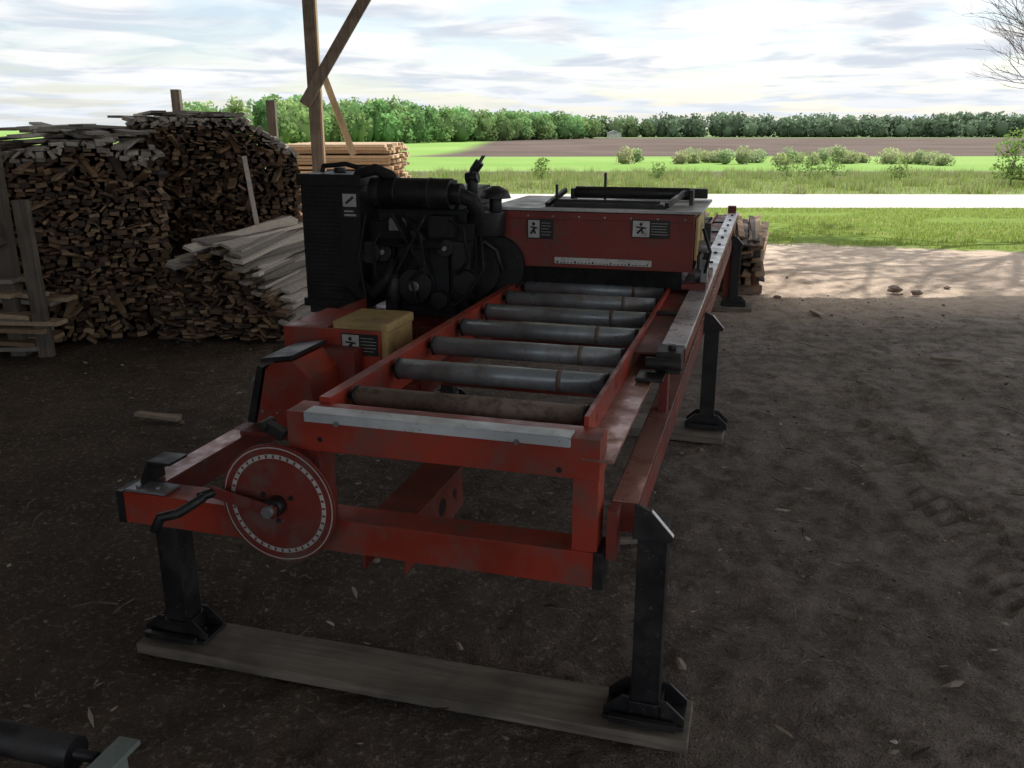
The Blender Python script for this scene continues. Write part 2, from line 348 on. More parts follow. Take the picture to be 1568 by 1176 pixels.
hd.cyl((-.70,2.42,1.28),(-.12,2.42,1.28),.03,n=20,mi=2); hd.bx(-.72,-.701,2.38,2.46,1.2285,1.30,2); hd.bx(-.119,-.10,2.38,2.46,1.2285,1.30,2)
hd.beam((-.78,2.12,1.235),(-.75,2.40,1.29),.02,.025,2); hd.beam((-.2,2.12,1.245),(-.14,2.40,1.29),.02,.025,2)
hd.cyl((-.75,2.2,1.228),(-.75,2.2,1.33),.008,n=8,mi=2); hd.cyl((-.58,2.6,1.228),(-.58,2.6,1.37),.008,n=8,mi=2)
hd.bx(-.5,-.05,2.66,2.72,1.24,1.29,2)
for k in range(8): hd.cyl((-.98+k*.125,2.045,1.19),(-.98+k*.125,2.04,1.19),.006,n=6,mi=5)
hd.done()
br=B('sawdust_brush',RUBBER,SM)
for i in range(150):
    w=-.90+.79*i/149; br.bx(w,w+.003,2.045,2.055,.868+R.random()*.006,.943)
br.done()
dc=B('safety_labels',[WHITE,INK,YEL],SM)
def label(w0,w1,z0,z1,y,split=.5):
    dc.bx(w0,w1,y-.002,y,z0,z1,1)
    wm=w0+(w1-w0)*split; p=(z1-z0)*.06
    dc.bx(w0+p,wm-p/2,y-.003,y-.002,z0+p,z1-p,0)
    cx=(w0+wm)/2;h=z1-z0;u=(wm-w0)
    dc.beam((cx-u*.2,y-.0035,z0+h*.25),(cx+u*.15,y-.0035,z0+h*.6),.001,h*.12,1); dc.beam((cx+u*.15,y-.0035,z0+h*.25),(cx,y-.0035,z0+h*.5),.001,h*.1,1)
    dc.beam((cx-u*.25,y-.0035,z0+h*.6),(cx+u*.3,y-.0035,z0+h*.55),.001,h*.08,1); dc.cyl((cx,y-.004,z0+h*.75),(cx,y-.003,z0+h*.75),h*.09,n=12,mi=1)
    for i in range(5):
        zz=z1-h*(.2+.15*i); dc.bx(wm+p,w1-p*(1+3*R.random()),y-.0028,y-.002,zz,zz+h*.02,0)
label(-1.29,-1.135,.755,.84,.88)
label(-.86,-.73,1.08,1.175,2.045); label(-.35,-.17,1.10,1.185,2.045,.48)
dc.bx(-1.71,-1.63,1.777,1.78,1.18,1.30,1); dc.bx(-1.705,-1.635,1.775,1.777,1.235,1.295,0); dc.beam((-1.69,1.7745,1.25),(-1.65,1.7745,1.28),.001,.012,1); dc.bx(-1.70,-1.64,1.775,1.777,1.19,1.20,0);dc.bx(-1.70,-1.65,1.775,1.777,1.21,1.217,0)
dc.bx(-.72,-.25,2.041,2.044,.965,.995,0)
for i in range(26): dc.bx(-.71+i*.0175,-.70+i*.0175-.004*R.random(),2.0395,2.041,.968,.972+.006*(i%5==0),1)
dc.done()

# ---------------------------------------------------------------- planks under feet
def plank(w0,w1,s0,s1,z,skew=0,mat=PLANK):
    b=B('wood_plank',mat,None,.004)
    n_=14;L=(w1-w0)/2;S=(s1-s0)/2;vs=[];
    for i in range(n_+1):
        x=-L+2*L*i/n_; a=.006*noise.noise((x*3,w0,1));c=.006*noise.noise((x*3,w0,8));d=.003*noise.noise((x*2,s0,4))
        vs+=[(x,-S+a,0),(x,S+c,0),(x,S+c,z+d),(x,-S+a,z+d)]
    fs=[(0,1,2,3),tuple(4*n_+k for k in (3,2,1,0))]
    for i in range(n_):
        for k in range(4): fs.append((4*i+k,4*i+4+k,4*i+4+(k+1)%4,4*i+(k+1)%4))
    b.add(vs,fs)
    o=b.done(); e=Vector(((w0+w1)/2,(s0+s1)/2,0)); e.rotate(Matrix.Rotation(-PHI,3,'Z')); o.location=P0+e; o.rotation_euler=(0,0,-PHI+skew); return o
plank(-1.56,.16,-.10,.085,.036,.005)
plank(-1.6,.13,2.36,2.62,.046,-.03)
plank(-1.6,.2,5.84,6.1,.046,.02)

# ---------------------------------------------------------------- ground
def hgt(y):
    t=min(max((y-25)/105,0),1); return -1.5*t*t*(3-2*t)
def lin(*segs):
    out=[]
    for a,b,st in segs: out+=list(np.arange(a,b,st))
    return np.array(out+[segs[-1][1]])
xs=lin((-900,-60,60),(-60,-8,4),(-8,-3.5,.15),(-3.5,4.5,.031),(4.5,8,.1),(8,60,4),(60,900,60))
ys=lin((-60,-8,6),(-8,.8,.6),(.8,4.5,.026),(4.5,9.5,.05),(9.5,14,.25),(14,60,2),(60,400,10),(400,2400,200))
X,Y=np.meshgrid(xs,ys); Zg=np.zeros_like(X)
for j in range(len(ys)):
    y=ys[j]; h=hgt(y)
    for i in range(len(xs)):
        x=xs[i]
        if -8<x<8 and .5<y<14:
            z=.022*noise.noise((x*1.1,y*1.1,0))+.016*noise.noise((x*3.6,y*3.6,3))
            if -3.6<x<4.6 and y<9.6:
                a=noise.noise((x*12,y*12,5)); z+=.010*a+.009*noise.noise((x*27,y*27,7))+.014*max(0,noise.noise((x*7,y*9,9)))
                for cx,sg in ((1.95,1),(2.75,-1)):
                    u=x-cx-.10*(y-3.5)
                    if abs(u)<.17 and 2.2<y<6.5:
                        fall=min(1,(.17-abs(u))/.05)*min(1,(y-2.2)/.5)*min(1,(6.5-y)/1.5)
                        z+=fall*(.022*math.sin(56*(y+sg*.6*abs(u)))*(.5+.9*noise.noise((x*3,y*3,2)))-.006)
            h2=z-.014
        else: h2=0
        Zg[j,i]=h+h2
V=np.stack([X.ravel(),Y.ravel(),Zg.ravel()],1); nx=len(xs);ny=len(ys)
I=(np.arange(ny-1)[:,None]*nx+np.arange(nx-1)[None,:]).ravel()
F=np.stack([I,I+1,I+nx+1,I+nx],1)
g,n,b=nt('ground'); geo=N(n,'ShaderNodeNewGeometry').outputs['Position']
sep=N(n,'ShaderNodeSeparateXYZ'); n.links.new(geo,sep.inputs[0]); gx,gy=sep.outputs[0],sep.outputs[1]
n1=noi(n,.9,3,.6,geo); n2=noi(n,7,4,.7,geo); n3=noi(n,45,4,.75,geo); n4=noi(n,.05,4,.6,geo); n5=noi(n,170,1,.7,geo)
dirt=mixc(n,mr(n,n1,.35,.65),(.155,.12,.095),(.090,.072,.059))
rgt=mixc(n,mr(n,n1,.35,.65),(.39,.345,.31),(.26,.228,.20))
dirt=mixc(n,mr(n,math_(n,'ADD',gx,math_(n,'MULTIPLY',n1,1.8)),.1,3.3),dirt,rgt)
dirt=mixc(n,mr(n,n2,.38,.66,0,.65),dirt,(.080,.065,.053))
dirt=mixc(n,mr(n,n3,.53,.66,0,.55),dirt,(.38,.33,.28))
dirt=mixc(n,mr(n,n5,.56,.66,0,.6),dirt,(.04,.032,.027))
def zone(prev,col,y0,wd,na,nsrc=n1,extra=None):
    v=math_(n,'ADD',gy,math_(n,'MULTIPLY',math_(n,'SUBTRACT',nsrc,.5),na))
    if extra is not None: v=math_(n,'ADD',v,extra)
    return mixc(n,mr(n,v,y0,y0+wd),prev,col)
sunlit_sand=mixc(n,mr(n,n2,.35,.7),(.74,.60,.48),(.58,.46,.36))
sunlit_sand=mixc(n,mr(n,n3,.55,.7,0,.4),sunlit_sand,(.36,.28,.21))
col=zone(dirt,sunlit_sand,6.8,2.0,1.5)  # sandy gravel with sunlight put into its tone, from the shadow edge outward
gr=mixc(n,mr(n,n2,.35,.65),(.24,.32,.06),(.14,.22,.04))
gr=mixc(n,mr(n,n1,.55,.75,0,.6),gr,(.34,.36,.12))
col=zone(col,gr,12.6,.35,1.2,n1,math_(n,'MULTIPLY',math_(n,'SUBTRACT',gx,3.4),.3))
rg=mixc(n,mr(n,n2,.35,.65),(.17,.24,.07),(.22,.24,.10))
col=zone(col,rg,22,.3,.5)
col=zone(col,(.15,.135,.11),29.5,1.2,3.)
fld=mixc(n,mr(n,n4,.4,.6),(.19,.33,.07),(.24,.37,.10))
col=zone(col,fld,34,1.5,3)
soil=mixc(n,mr(n,n4,.35,.65),(.095,.068,.055),(.13,.098,.082))
dk_=zone(col,soil,68,3,14,n4,math_(n,'MULTIPLY',gx,-.12))
far=zone(dk_,(.16,.22,.09),268,8,10,n4)
xm=mr(n,math_(n,'ADD',gx,math_(n,'MULTIPLY',gy,-.02)),-12,-7)
col=mixc(n,xm,col,far)
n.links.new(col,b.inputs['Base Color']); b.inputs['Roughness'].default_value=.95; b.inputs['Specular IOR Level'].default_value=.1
bump(n,b,math_(n,'ADD',n3,math_(n,'MULTIPLY',n5,.5)),.9,.018)
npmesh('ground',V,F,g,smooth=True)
m,n,b=nt('gravel_road'); o=N(n,'ShaderNodeNewGeometry').outputs['Position']
n.links.new(mixc(n,mr(n,noi(n,3,4,.7,o),.3,.7),(.56,.53,.48),(.44,.41,.36)),b.inputs['Base Color']); b.inputs['Roughness'].default_value=.95
rv=[];xr=np.arange(-300,301,2.)
for x in xr:
    j=.12*noise.noise((x*.3,0,0));rv+=[(x,18.3+j-.012*(x-5),.004),(x,22.1-j-.012*(x-5),.004)]
rv=np.array(rv);k=len(xr)
npmesh('gravel_road',rv,np.array([[2*i,2*i+2,2*i+3,2*i+1] for i in range(k-1)]),m)

# ---------------------------------------------------------------- foliage
def leafmat(name,tr=.35):
    m,n,b=nt(name); n.nodes.remove(b); a=N(n,'ShaderNodeAttribute',attribute_name='Col')
    d=N(n,'ShaderNodeBsdfDiffuse'); n.links.new(a.outputs['Color'],d.inputs[0])
    t=N(n,'ShaderNodeBsdfTranslucent'); n.links.new(a.outputs['Color'],t.inputs[0])
    mx=N(n,'ShaderNodeMixShader'); mx.inputs[0].default_value=tr
    n.links.new(d.outputs[0],mx.inputs[1]);n.links.new(t.outputs[0],mx.inputs[2])
    n.links.new(mx.outputs[0],n.nodes['Material Output'].inputs[0]); return m
LEAF=leafmat('foliage')
def quads(C,size,cols,jag=.35):
    k=len(C); a=NR.normal(size=(k,3));a/=np.linalg.norm(a,axis=1)[:,None]
    b_=NR.normal(size=(k,3));b_-=a*(a*b_).sum(1)[:,None];b_/=np.linalg.norm(b_,axis=1)[:,None]
    s=size[:,None] if hasattr(size,'__len__') else size
    corners=[(-1,-.6),(.9,-1),(1,.7),(-.5,1)]
    V=np.stack([C+s*.5*(u*a+v*b_)*(1+jag*NR.uniform(-1,1,(k,1))) for u,v in corners],1).reshape(-1,3)
    F=np.arange(4*k).reshape(-1,4); return V,F,np.repeat(cols,4,0)
def crown(cx,cy,z0,h,r,nl,base,lobes=7,lo=.28):
    pts=[];cc=[]
    for L in range(lobes):
        a=R.uniform(0,6.28);rr=r*R.uniform(.15,.62);lz=z0+h*R.uniform(lo,.82)
        if L==0: rr=0;lz=z0+h*.78
        lr=r*R.uniform(.38,.62); k=nl//lobes
        d=NR.normal(size=(k,3));d/=np.linalg.norm(d,axis=1)[:,None]
        rad=lr*NR.uniform(.65,1.05,(k,1)); p=d*rad*np.array([1,1,.85])+np.array([cx+rr*math.cos(a),cy+rr*math.sin(a),lz])
        p[:,2]=np.maximum(p[:,2],z0+.05)
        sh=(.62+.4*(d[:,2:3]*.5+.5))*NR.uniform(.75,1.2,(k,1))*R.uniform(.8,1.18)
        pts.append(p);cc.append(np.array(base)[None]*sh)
    return np.vstack(pts),np.clip(np.vstack(cc),0,1)
def forest(name,spots,nl,leaf,core=True,lo=.28):
    Vs=[];Fs=[];Cs=[];off=0
    for (x,y,h,r,base) in spots:
        z0=hgt(y)-.2 if h>2 else hgt(y)-.03
        P,c=crown(x,y,z0,h,r,nl,base,7,lo); v,f,cq=quads(P,leaf*NR.uniform(.6,1.3,len(P)),c)
        Vs.append(v);Fs.append(f+off);Cs.append(cq);off+=len(v)
        if core:
            nu,nv=7,5;vs=[]
            for j in range(nv+1):
                t=math.pi*j/nv
                for i in range(nu):
                    a=2*math.pi*i/nu;q=R.uniform(.8,1.1)*.55
                    vs.append((x+r*q*math.sin(t)*math.cos(a),y+r*q*math.sin(t)*math.sin(a),z0+h*.42+h*.40*math.cos(t)*(.95)))
            fs=[[j*nu+i,(j+1)*nu+i,(j+1)*nu+(i+1)%nu,j*nu+(i+1)%nu] for j in range(nv) for i in range(nu)]
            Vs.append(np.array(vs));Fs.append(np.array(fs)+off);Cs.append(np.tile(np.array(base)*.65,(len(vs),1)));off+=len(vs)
    return npmesh(name,np.vstack(Vs),np.vstack(Fs),LEAF,np.vstack(Cs))
G1=(.32,.46,.18);G2=(.23,.32,.20)  # distance haze mixed into both greens, so paler and less saturated
sp=[]
for i in range(270):
    t=R.random()**.8; x0=-62+t*84;y0=112+t*153
    d=R.choice([0,0,3,7,12,18])
    x=x0-.86*d+R.uniform(-2,2);y=y0+.51*d+R.uniform(-2,2)
    if x<-.365*y: continue
    hb=7.2+1.6*math.exp(-((t-.42)/.2)**2)+2.4*noise.noise((t*9,3,0))+R.uniform(-.9,.8)
    if d==0: hb*=R.uniform(.6,1)
    if t<.2: hb-=1.6*(1-t/.2)
    cb_=R.uniform(.65,1.25); sp.append((x,y,hb,R.uniform(2.2,4.2),(G1[0]*cb_*R.uniform(.75,1.15),G1[1]*cb_,G1[2]*cb_)))
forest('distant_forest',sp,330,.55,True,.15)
sp=[]
for i in range(430):
    x=R.uniform(18,340);d=R.choice([0,0,5,12]);y=300+d+R.uniform(-4,4)-.03*x
    cb_=R.uniform(.6,1.15);h=7.7+2.2*noise.noise((x*.035,9,0))+R.uniform(-.9,.6)
    if d==0: h*=R.uniform(.65,1)
    if x<50: h-=.8
    k=1.25 if x<45 else 1
    sp.append((x,y,h,R.uniform(2.8,4.8),(G2[0]*cb_*k,G2[1]*cb_*k,G2[2]*cb_)))
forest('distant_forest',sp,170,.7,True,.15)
sp=[]
for px in (955,968,978,1044,1056,1066,1078,1092,1104,1128,1138,1150,1196,1206,1218,1246,1258,1270,1296,1306,1318,1350,1362,1376,1395,1408,1420,1432):
    y=46+R.uniform(-2.5,2.5)-(px-950)*.006
    sp.append(((px-784)/1330*y*.98+R.uniform(-.25,.25),y,R.uniform(.4,.85),R.uniform(.4,.75),(.48*R.uniform(.85,1.1),.53,.28)))
forest('field_shrubs',sp,420,.08,True,.2)
def blades(name,n_,xr_,yr_,h0,h1,wd,cols,clump=0):
    x=NR.uniform(*xr_,n_);y=NR.uniform(*yr_,n_)
    if clump:
        cx=NR.uniform(xr_[0],xr_[1],clump);cy=NR.uniform(yr_[0],yr_[1],clump);k=NR.randint(0,clump,n_)
        x=cx[k]+NR.normal(0,.16,n_);y=cy[k]+NR.normal(0,.16,n_)
    z=np.array([hgt(v) for v in y]);h=NR.uniform(h0,h1,n_);a=NR.uniform(0,6.28,n_);l=NR.uniform(.1,.6,n_)*h
    dx=np.cos(a)*wd;dy=np.sin(a)*wd
    p=np.stack([np.stack([x-dx,y-dy,z-.01],1),np.stack([x+dx,y+dy,z-.01],1),np.stack([x+np.sin(a)*l,y-np.cos(a)*l,z+h],1)],1).reshape(-1,3)
    c=np.array(cols)[NR.randint(0,len(cols),n_)]*NR.uniform(.7,1.2,(n_,1))
    return p,np.arange(3*n_).reshape(-1,3),np.repeat(c,3,0)
GC=[(.29,.40,.07),(.20,.30,.05),(.37,.44,.10),(.42,.40,.17)]
def grassobj(name,parts):
    Vs=[];Fs=[];Cs=[];off=0
    for v,f,c in parts:
        Vs.append(v);Fs.append(f+off);Cs.append(c);off+=len(v)
    return npmesh(name,np.vstack(Vs),np.vstack(Fs),LEAF,np.vstack(Cs))
p1=blades('g',60000,(-2,16),(12.0,18.4),.02,.06,.006,GC)
yy=p1[0][:,1].reshape(-1,3)[:,0];xx=p1[0][:,0].reshape(-1,3)[:,0]
nz=np.array([noise.noise((a*.8,b*.8,1)) for a,b in zip(xx,yy)])
keep=(yy>12.75-.3*(xx-3.4)+nz*.7+NR.normal(0,.12,len(xx)))&(yy<18.2-.012*(xx-5))&(nz>-.3)
kv=np.repeat(keep,3);p1=(p1[0][kv],np.arange(kv.sum()).reshape(-1,3),p1[2][kv])
grassobj('grass',[p1,blades('g',32000,(-12,22),(22.2,33),.05,.16,.010,GC[:3]+[(.34,.31,.18)]),
   blades('g',16000,(-10,22),(22.2,33),.15,.34,.013,[(.27,.37,.10),(.34,.43,.16),(.36,.34,.18)],300)])
def sapling(name,x,y,h,r,nl,leaf,base):
    e=empty(name,(0,0,0)); z=hgt(y)
    t=B('trunk',POST,e); t.cyl((x,y,z),(x+.05,y,z+h*.6),.02*h,.008*h,n=8)
    for i in range(7):
        a=i*.9+R.random(); zz=z+h*(.25+.07*i); t.cyl((x,y,zz),(x+r*.7*math.cos(a),y+r*.7*math.sin(a),zz+h*.22),.008*h,.003*h,n=5)
    t.done()
    P,c=crown(x,y,z+h*.1,h*.9,r,nl,base,11,.1); v,f,cq=quads(P,leaf*NR.uniform(.6,1.3,len(P)),c); npmesh('foliage_crown',v,f,LEAF,cq,e)
sapling('young_tree',14.1,25.2,1.6,.6,900,.065,(.28,.42,.12))
sapling('young_tree',15.0,25.5,1.8,.7,1100,.065,(.25,.38,.11))
sapling('young_tree',.95,28.5,.75,.3,200,.06,(.30,.43,.12))
sapling('young_tree',8.6,28,.9,.45,260,.06,(.30,.42,.14))
sapling('young_tree',10.4,29,.7,.5,260,.06,(.30,.42,.14))
sapling('young_tree',9.5,28.5,.8,.5,260,.06,(.30,.42,.14))
sapling('young_tree',4.6,28,.5,.4,200,.06,(.30,.42,.14))
sapling('young_tree',12.2,28,.6,.5,260,.06,(.30,.42,.14))
def tree_obj(name,starts,leaves=None,seed=3):
    rr=random.Random(seed); e=empty(name); bt=B('trunk_and_limbs',POST,e); tips=[]
    def branch(p,d,l,r,dep,mx):
        q=p+d*l; bt.cyl(p,q,r,r*.72,n=8 if dep<2 else 5,cap=False)
        if dep>=mx or r<.0016: tips.append(q); return
        for i in range(2 if dep<1 else rr.choice([2,3,3])):
            nd=(d+Vector((rr.uniform(-.75,.75),rr.uniform(-.75,.75),rr.uniform(-.25,.55)))).normalized()
            branch(q,nd,l*rr.uniform(.62,.85),r*rr.uniform(.5,.68),dep+1,mx)
    for s_ in starts: branch(*s_)
    bt.done()
    if leaves:
        T=np.array([tuple(t) for t in tips]); k=leaves//len(T)+1
        P=np.repeat(T,k,0)+NR.normal(0,.22,(len(T)*k,3)); c=np.array([(.16,.26,.06)])*NR.uniform(.6,1.3,(len(P),1))
        v,f,cq=quads(P,.13*NR.uniform(.6,1.3,len(P)),c); npmesh('foliage_crown',v,f,LEAF,cq,e)
V_=Vector
tree_obj('bare_tree',[(V_((9.6,12.6,-.05)),V_((-.05,0,1)).normalized(),1.9,.12,0,6),
   (V_((9.55,12.6,1.2)),V_((-.9,-.05,.55)).normalized(),1.1,.035,1,7),(V_((9.55,12.6,1.4)),V_((-.75,.1,.8)).normalized(),1.2,.04,1,7),(V_((9.55,12.6,1.7)),V_((-.8,-.2,1.1)).normalized(),1.3,.04,1,7),(V_((9.55,12.6,1.6)),V_((-.95,.2,.8)).normalized(),1.1,.035,1,7)],None,7)
tree_obj('leafy_tree',[(V_((10.8,15.2,-.05)),V_((-.12,-.02,1)).normalized(),3.6,.22,0,6),(V_((10.4,15.2,3.4)),V_((-1,-.1,.35)).normalized(),2.2,.10,1,6),(V_((10.4,15.2,3.6)),V_((-.8,.3,.5)).normalized(),1.9,.09,1,6)],4500,5)
fb=empty('farm_shed',(0,0,0)); y=285; x=(940-784)/1330*y*.97
q=B('walls',WHITE,fb); q.bx(x-2,x+2,y,y+4,hgt(y),hgt(y)+1.4); q.done()
q=B('roof',STEEL,fb); q.prism([(x-2.3,hgt(y)+1.4),(x+2.3,hgt(y)+1.4),(x,hgt(y)+2.2)],'y',y-.2,y+4.2); q.done()

# ---------------------------------------------------------------- lumber stacks
def wc(kind):
    g=R.uniform(.6,1.35)
    if kind=='old': base=R.choice([(.24,.145,.085),(.17,.11,.07),(.28,.18,.105),(.11,.07,.05),(.36,.25,.155),(.075,.052,.04)])
    elif kind=='grey': base=R.choice([(.48,.44,.39),(.40,.36,.32),(.58,.53,.47)])
    else: base=R.choice([(.66,.48,.30),(.58,.40,.24),(.72,.55,.37)])
    return tuple(x*g for x in base)
def pile(name,x0,x1,y0,ln,H_,kind,ang=0,topf=None,jit=.14,grey_top=True,tr=(.016,.042),wr=(.03,.085),step=0):
    b=B(name,WOOD,None,0,col=True); Rm=Matrix.Rotation(ang,3,'Z'); z=0
    org=Vector((x0,y0,0))
    while z<H_:
        th=R.uniform(*tr); x=R.uniform(-.03,.03)
        while x<(x1-x0):
            w=R.uniform(*wr)
            hx=topf(x/(x1-x0)) if topf else 1
            if z<H_*hx:
                tt=th*R.uniform(.5,1.15); dy=R.uniform(-jit,jit)*R.random()+step*z; yaw=R.uniform(-.02,.02); roll=R.uniform(-.2,.2) if R.random()<.55 else R.uniform(-1.1,1.1)
                rot=Rm@Matrix.Rotation(yaw,3,'Z')@Matrix.Rotation(R.uniform(-.008,.008),3,'X')@Matrix.Rotation(roll,3,'Y')
                k=kind
                if grey_top and z>H_*hx-.09: k='grey'
                b.ob(org+Rm@Vector((x+w/2,ln/2+dy,z+th/2)),(w*.94,ln*R.uniform(.97,1.03),tt),rot,0,wc(k))
            x+=w+R.uniform(.0,.010)
        z+=th*.96
    # loose boards laid on top and pieces poking out, in the pile's own frame
    return b,org,Rm
b,org,Rm=pile('slab_wood_pile',-3.80,-2.62,6.40,2.2,1.46,'old',.40,lambda u:1-.04*math.sin(u*9))
for i in range(34):
    z=1.47+.14*(i/34)
    b.ob(org+Rm@Vector((R.uniform(.1,1.05),1.2+R.uniform(-.3,.5),z)),(R.uniform(.08,.15),R.uniform(1.7,2.4),.022),Rm@Matrix.Rotation(R.uniform(-.5,.25),3,'Z')@Matrix.Rotation(R.uniform(-.02,.05),3,'X'),0,tuple(k*.8 for k in wc('grey')))
for i in range(30):
    b.ob(org+Rm@Vector((R.uniform(.05,1.1),-.05,R.uniform(.1,1.4))),(R.uniform(.03,.06),R.uniform(.3,.5),.02),Rm@Matrix.Rotation(R.uniform(-.5,.5),3,'Z')@Matrix.Rotation(R.uniform(-.5,.5),3,'X'),0,wc('old'))
b.done()
b,org,Rm=pile('slab_wood_pile',-3.42,-1.98,8.05,2.2,1.68,'old',.27,lambda u: 1.0 if u<.66 else 1-(u-.66)*.6,.2)
for i in range(18):
    b.ob(org+Rm@Vector((R.uniform(.1,.95),1.1+R.uniform(-.3,.3),1.69+.05*i/18)),(R.uniform(.08,.14),R.uniform(1.5,2.1),.022),Rm@Matrix.Rotation(R.uniform(-.35,.35),3,'Z'),0,tuple(k*.8 for k in wc('grey')))
for i in range(60):
    b.ob(org+Rm@Vector((R.uniform(.1,1.35),-.05,R.uniform(.2,1.5))),(R.uniform(.03,.06),R.uniform(.3,.55),.02),Rm@Matrix.Rotation(R.uniform(-.6,.6),3,'Z')@Matrix.Rotation(R.uniform(-.6,.6),3,'X'),0,wc('old'))
b.done()
def prof(u):
    P=[(0,.40),(.2,.80),(.42,1.),(.7,.72),(1.,.16)]
    for (a,ha),(c,hc) in zip(P[:-1],P[1:]):
        if u<=c: return ha+(hc-ha)*(u-a)/(c-a)
    return .1
b,org,Rm=pile('board_stack',-2.78,-1.74,6.65,1.35,.72,'old',-.02,prof,.14,False,(.018,.034),(.04,.10),.12)
for i in range(60):
    u=.22+.80*i/59; xx=-2.78+u*1.04+R.uniform(-.03,.03); zz=.72*prof(min(u,1))+.03+R.uniform(-.01,.05)
    b.ob((xx+.13,7.40+R.uniform(-.16,.16),zz),(R.uniform(.05,.10),R.uniform(1.25,1.6),.022),Matrix.Rotation(-.16+R.uniform(-.16,.10),3,'Z')@Matrix.Rotation(R.uniform(-.02,.06),3,'X')@Matrix.Rotation(R.uniform(-.1,.45),3,'Y'),0,wc('grey'))
b.ob((-2.3,7.85,.95),(.04,.9,.02),Matrix.Rotation(.5,3,'Z')@Matrix.Rotation(1.1,3,'X'),0,wc('grey'))
b.done()
b=B('lumber_stack',WOOD,None,0,col=True)
z=.1
while z<1.45:
    y=6.5
    while y<8.6:
        w=R.uniform(.12,.2); b.ob((-5.2+R.uniform(-.05,.05),y+w/2,z),(2.5+R.uniform(-.1,.1),w*.95,.035),Matrix.Rotation(R.uniform(-.008,.008),3,'Z'),0,tuple(k*.7 for k in wc('new'))); y+=w+.01
    for x in (-4.4,-4.9,-5.8): b.ob((x,7.5,z+.03),(.05,2.1,.022),Matrix.Identity(3),0,wc('old'))
    z+=.062
for i in range(14): b.ob((-4.10+R.uniform(-.2,.2),6.25+R.uniform(-.1,.12),.04+.042*i),(1.35,.14,.03),Matrix.Rotation(R.uniform(-.15,.05),3,'Z')@Matrix.Rotation(R.uniform(-.05,.08),3,'Y'),0,tuple(k*.8 for k in wc('new' if i%3 else 'grey')))
b.done()
b=B('fresh_lumber_stack',WOOD,None,0,col=True); z=.05
while z<1.36:
    x=0
    ext=R.uniform(-.06,.06)
    while x<2.0:
        w=R.uniform(.14,.24); b.ob((-2.6+R.uniform(-.05,.05)+ext,13.2+x,z),(1.6+R.uniform(-.12,.12),w*.96,.04),Matrix.Rotation(R.uniform(-.01,.01),3,'Z'),0,wc('new'));x+=w+.01
    z+=.044 if R.random()<.6 else .068
b.done()
b=B('board_stack',WOOD,None,0,col=True);z=.1
while z<.60:
    for k in range(7):
        b.ob((2.12+k*.085+R.uniform(-.04,.04),9.5+R.uniform(-.45,.45),z+R.uniform(-.006,.006)),(R.uniform(.05,.09),2.4,R.uniform(.015,.026)),Matrix.Rotation(-.27+R.uniform(-.04,.04),3,'Z')@Matrix.Rotation(R.uniform(-.25,.25),3,'Y'),0,tuple(q*1.2 for q in wc('old')))
    z+=.028
b.bx(1.9,2.5,8.6,8.7,0.,.085,0,(.2,.15,.12)); b.bx(2.1,2.75,10.2,10.3,0.,.085,0,(.2,.15,.12)); b.done()

# ---------------------------------------------------------------- shed
HR=5.3
SH=empty('pole_shed',(0,0,0))
p=B('posts',POST,SH,.006)
def post(x,y,w,z1,z0=-.1): p.bx(x-w/2,x+w/2,y-w/2,y+w/2,z0,z1)
post(-2.50,11.55,.13,HR-.2)
post(-3.62,6.22,.11,HR)
for x,y in ((8.2,11.7),(8.2,5.5),(8.2,-1),(-7,11.7),(-7,-1)): post(x,y,.18,HR-.2)
p.beam((-2.60,11.42,1.87),(-.65,11.42,4.8),.05,.14)
p.done()
q=B('post_side_board',FRESH,SH,.003); q.bx(-2.433,-2.405,11.5,11.6,.0,HR-.2); q.beam((-2.40,11.70,2.25),(-2.10,11.9,1.25),.04,.08); q.done()
p=B('rafters',POST,SH)
for x in np.arange(-7,8.5,1.2): p.bx(x-.025,x+.025,-7,11.9,HR,HR+.2)
p.bx(-7.1,8.3,11.75,11.9,HR-.2,HR-.001);p.bx(-7.1,8.3,5.42,5.58,HR-.2,HR-.001); p.done()
m,n,b_=nt('roof_sheet'); b_.inputs['Base Color'].default_value=(.45,.43,.40,1); b_.inputs['Metallic'].default_value=0; b_.inputs['Roughness'].default_value=.5
p=B('roof',m,SH)
for i in range(90):
    x=-7.6+i*.18; z=HR+.21; p.prism([(x,z),(x+.06,z+.03),(x+.12,z+.03),(x+.18,z),(x+.18,z+.01),(x+.12,z+.04),(x+.06,z+.04),(x,z+.01)],'y',-7,12.0)
p.done()
q=B('added_shade_wall',POST,SH)  # unseen wall added to hold back light from the left
for i in range(50): q.bx(-7.25,-7.2,-7+i*.28,-7+i*.28+.27,0,HR)
q.done()
q=B('rack_post',POST,None,.005); q.beam((-3.38,6.12,-.05),(-3.40,6.12,1.12),.10,.06,up=(0,1,0)); q.beam((-4.23,6.14,.55),(-3.58,6.14,.85),.05,.08); q.done()
for x,y,z1 in ((-4.35,11.8,2.07),(-3.05,11.5,1.93)):
    q=B('rack_post',POST,None,.005); q.bx(x-.055,x+.055,y,y+.1,0,z1); q.done()

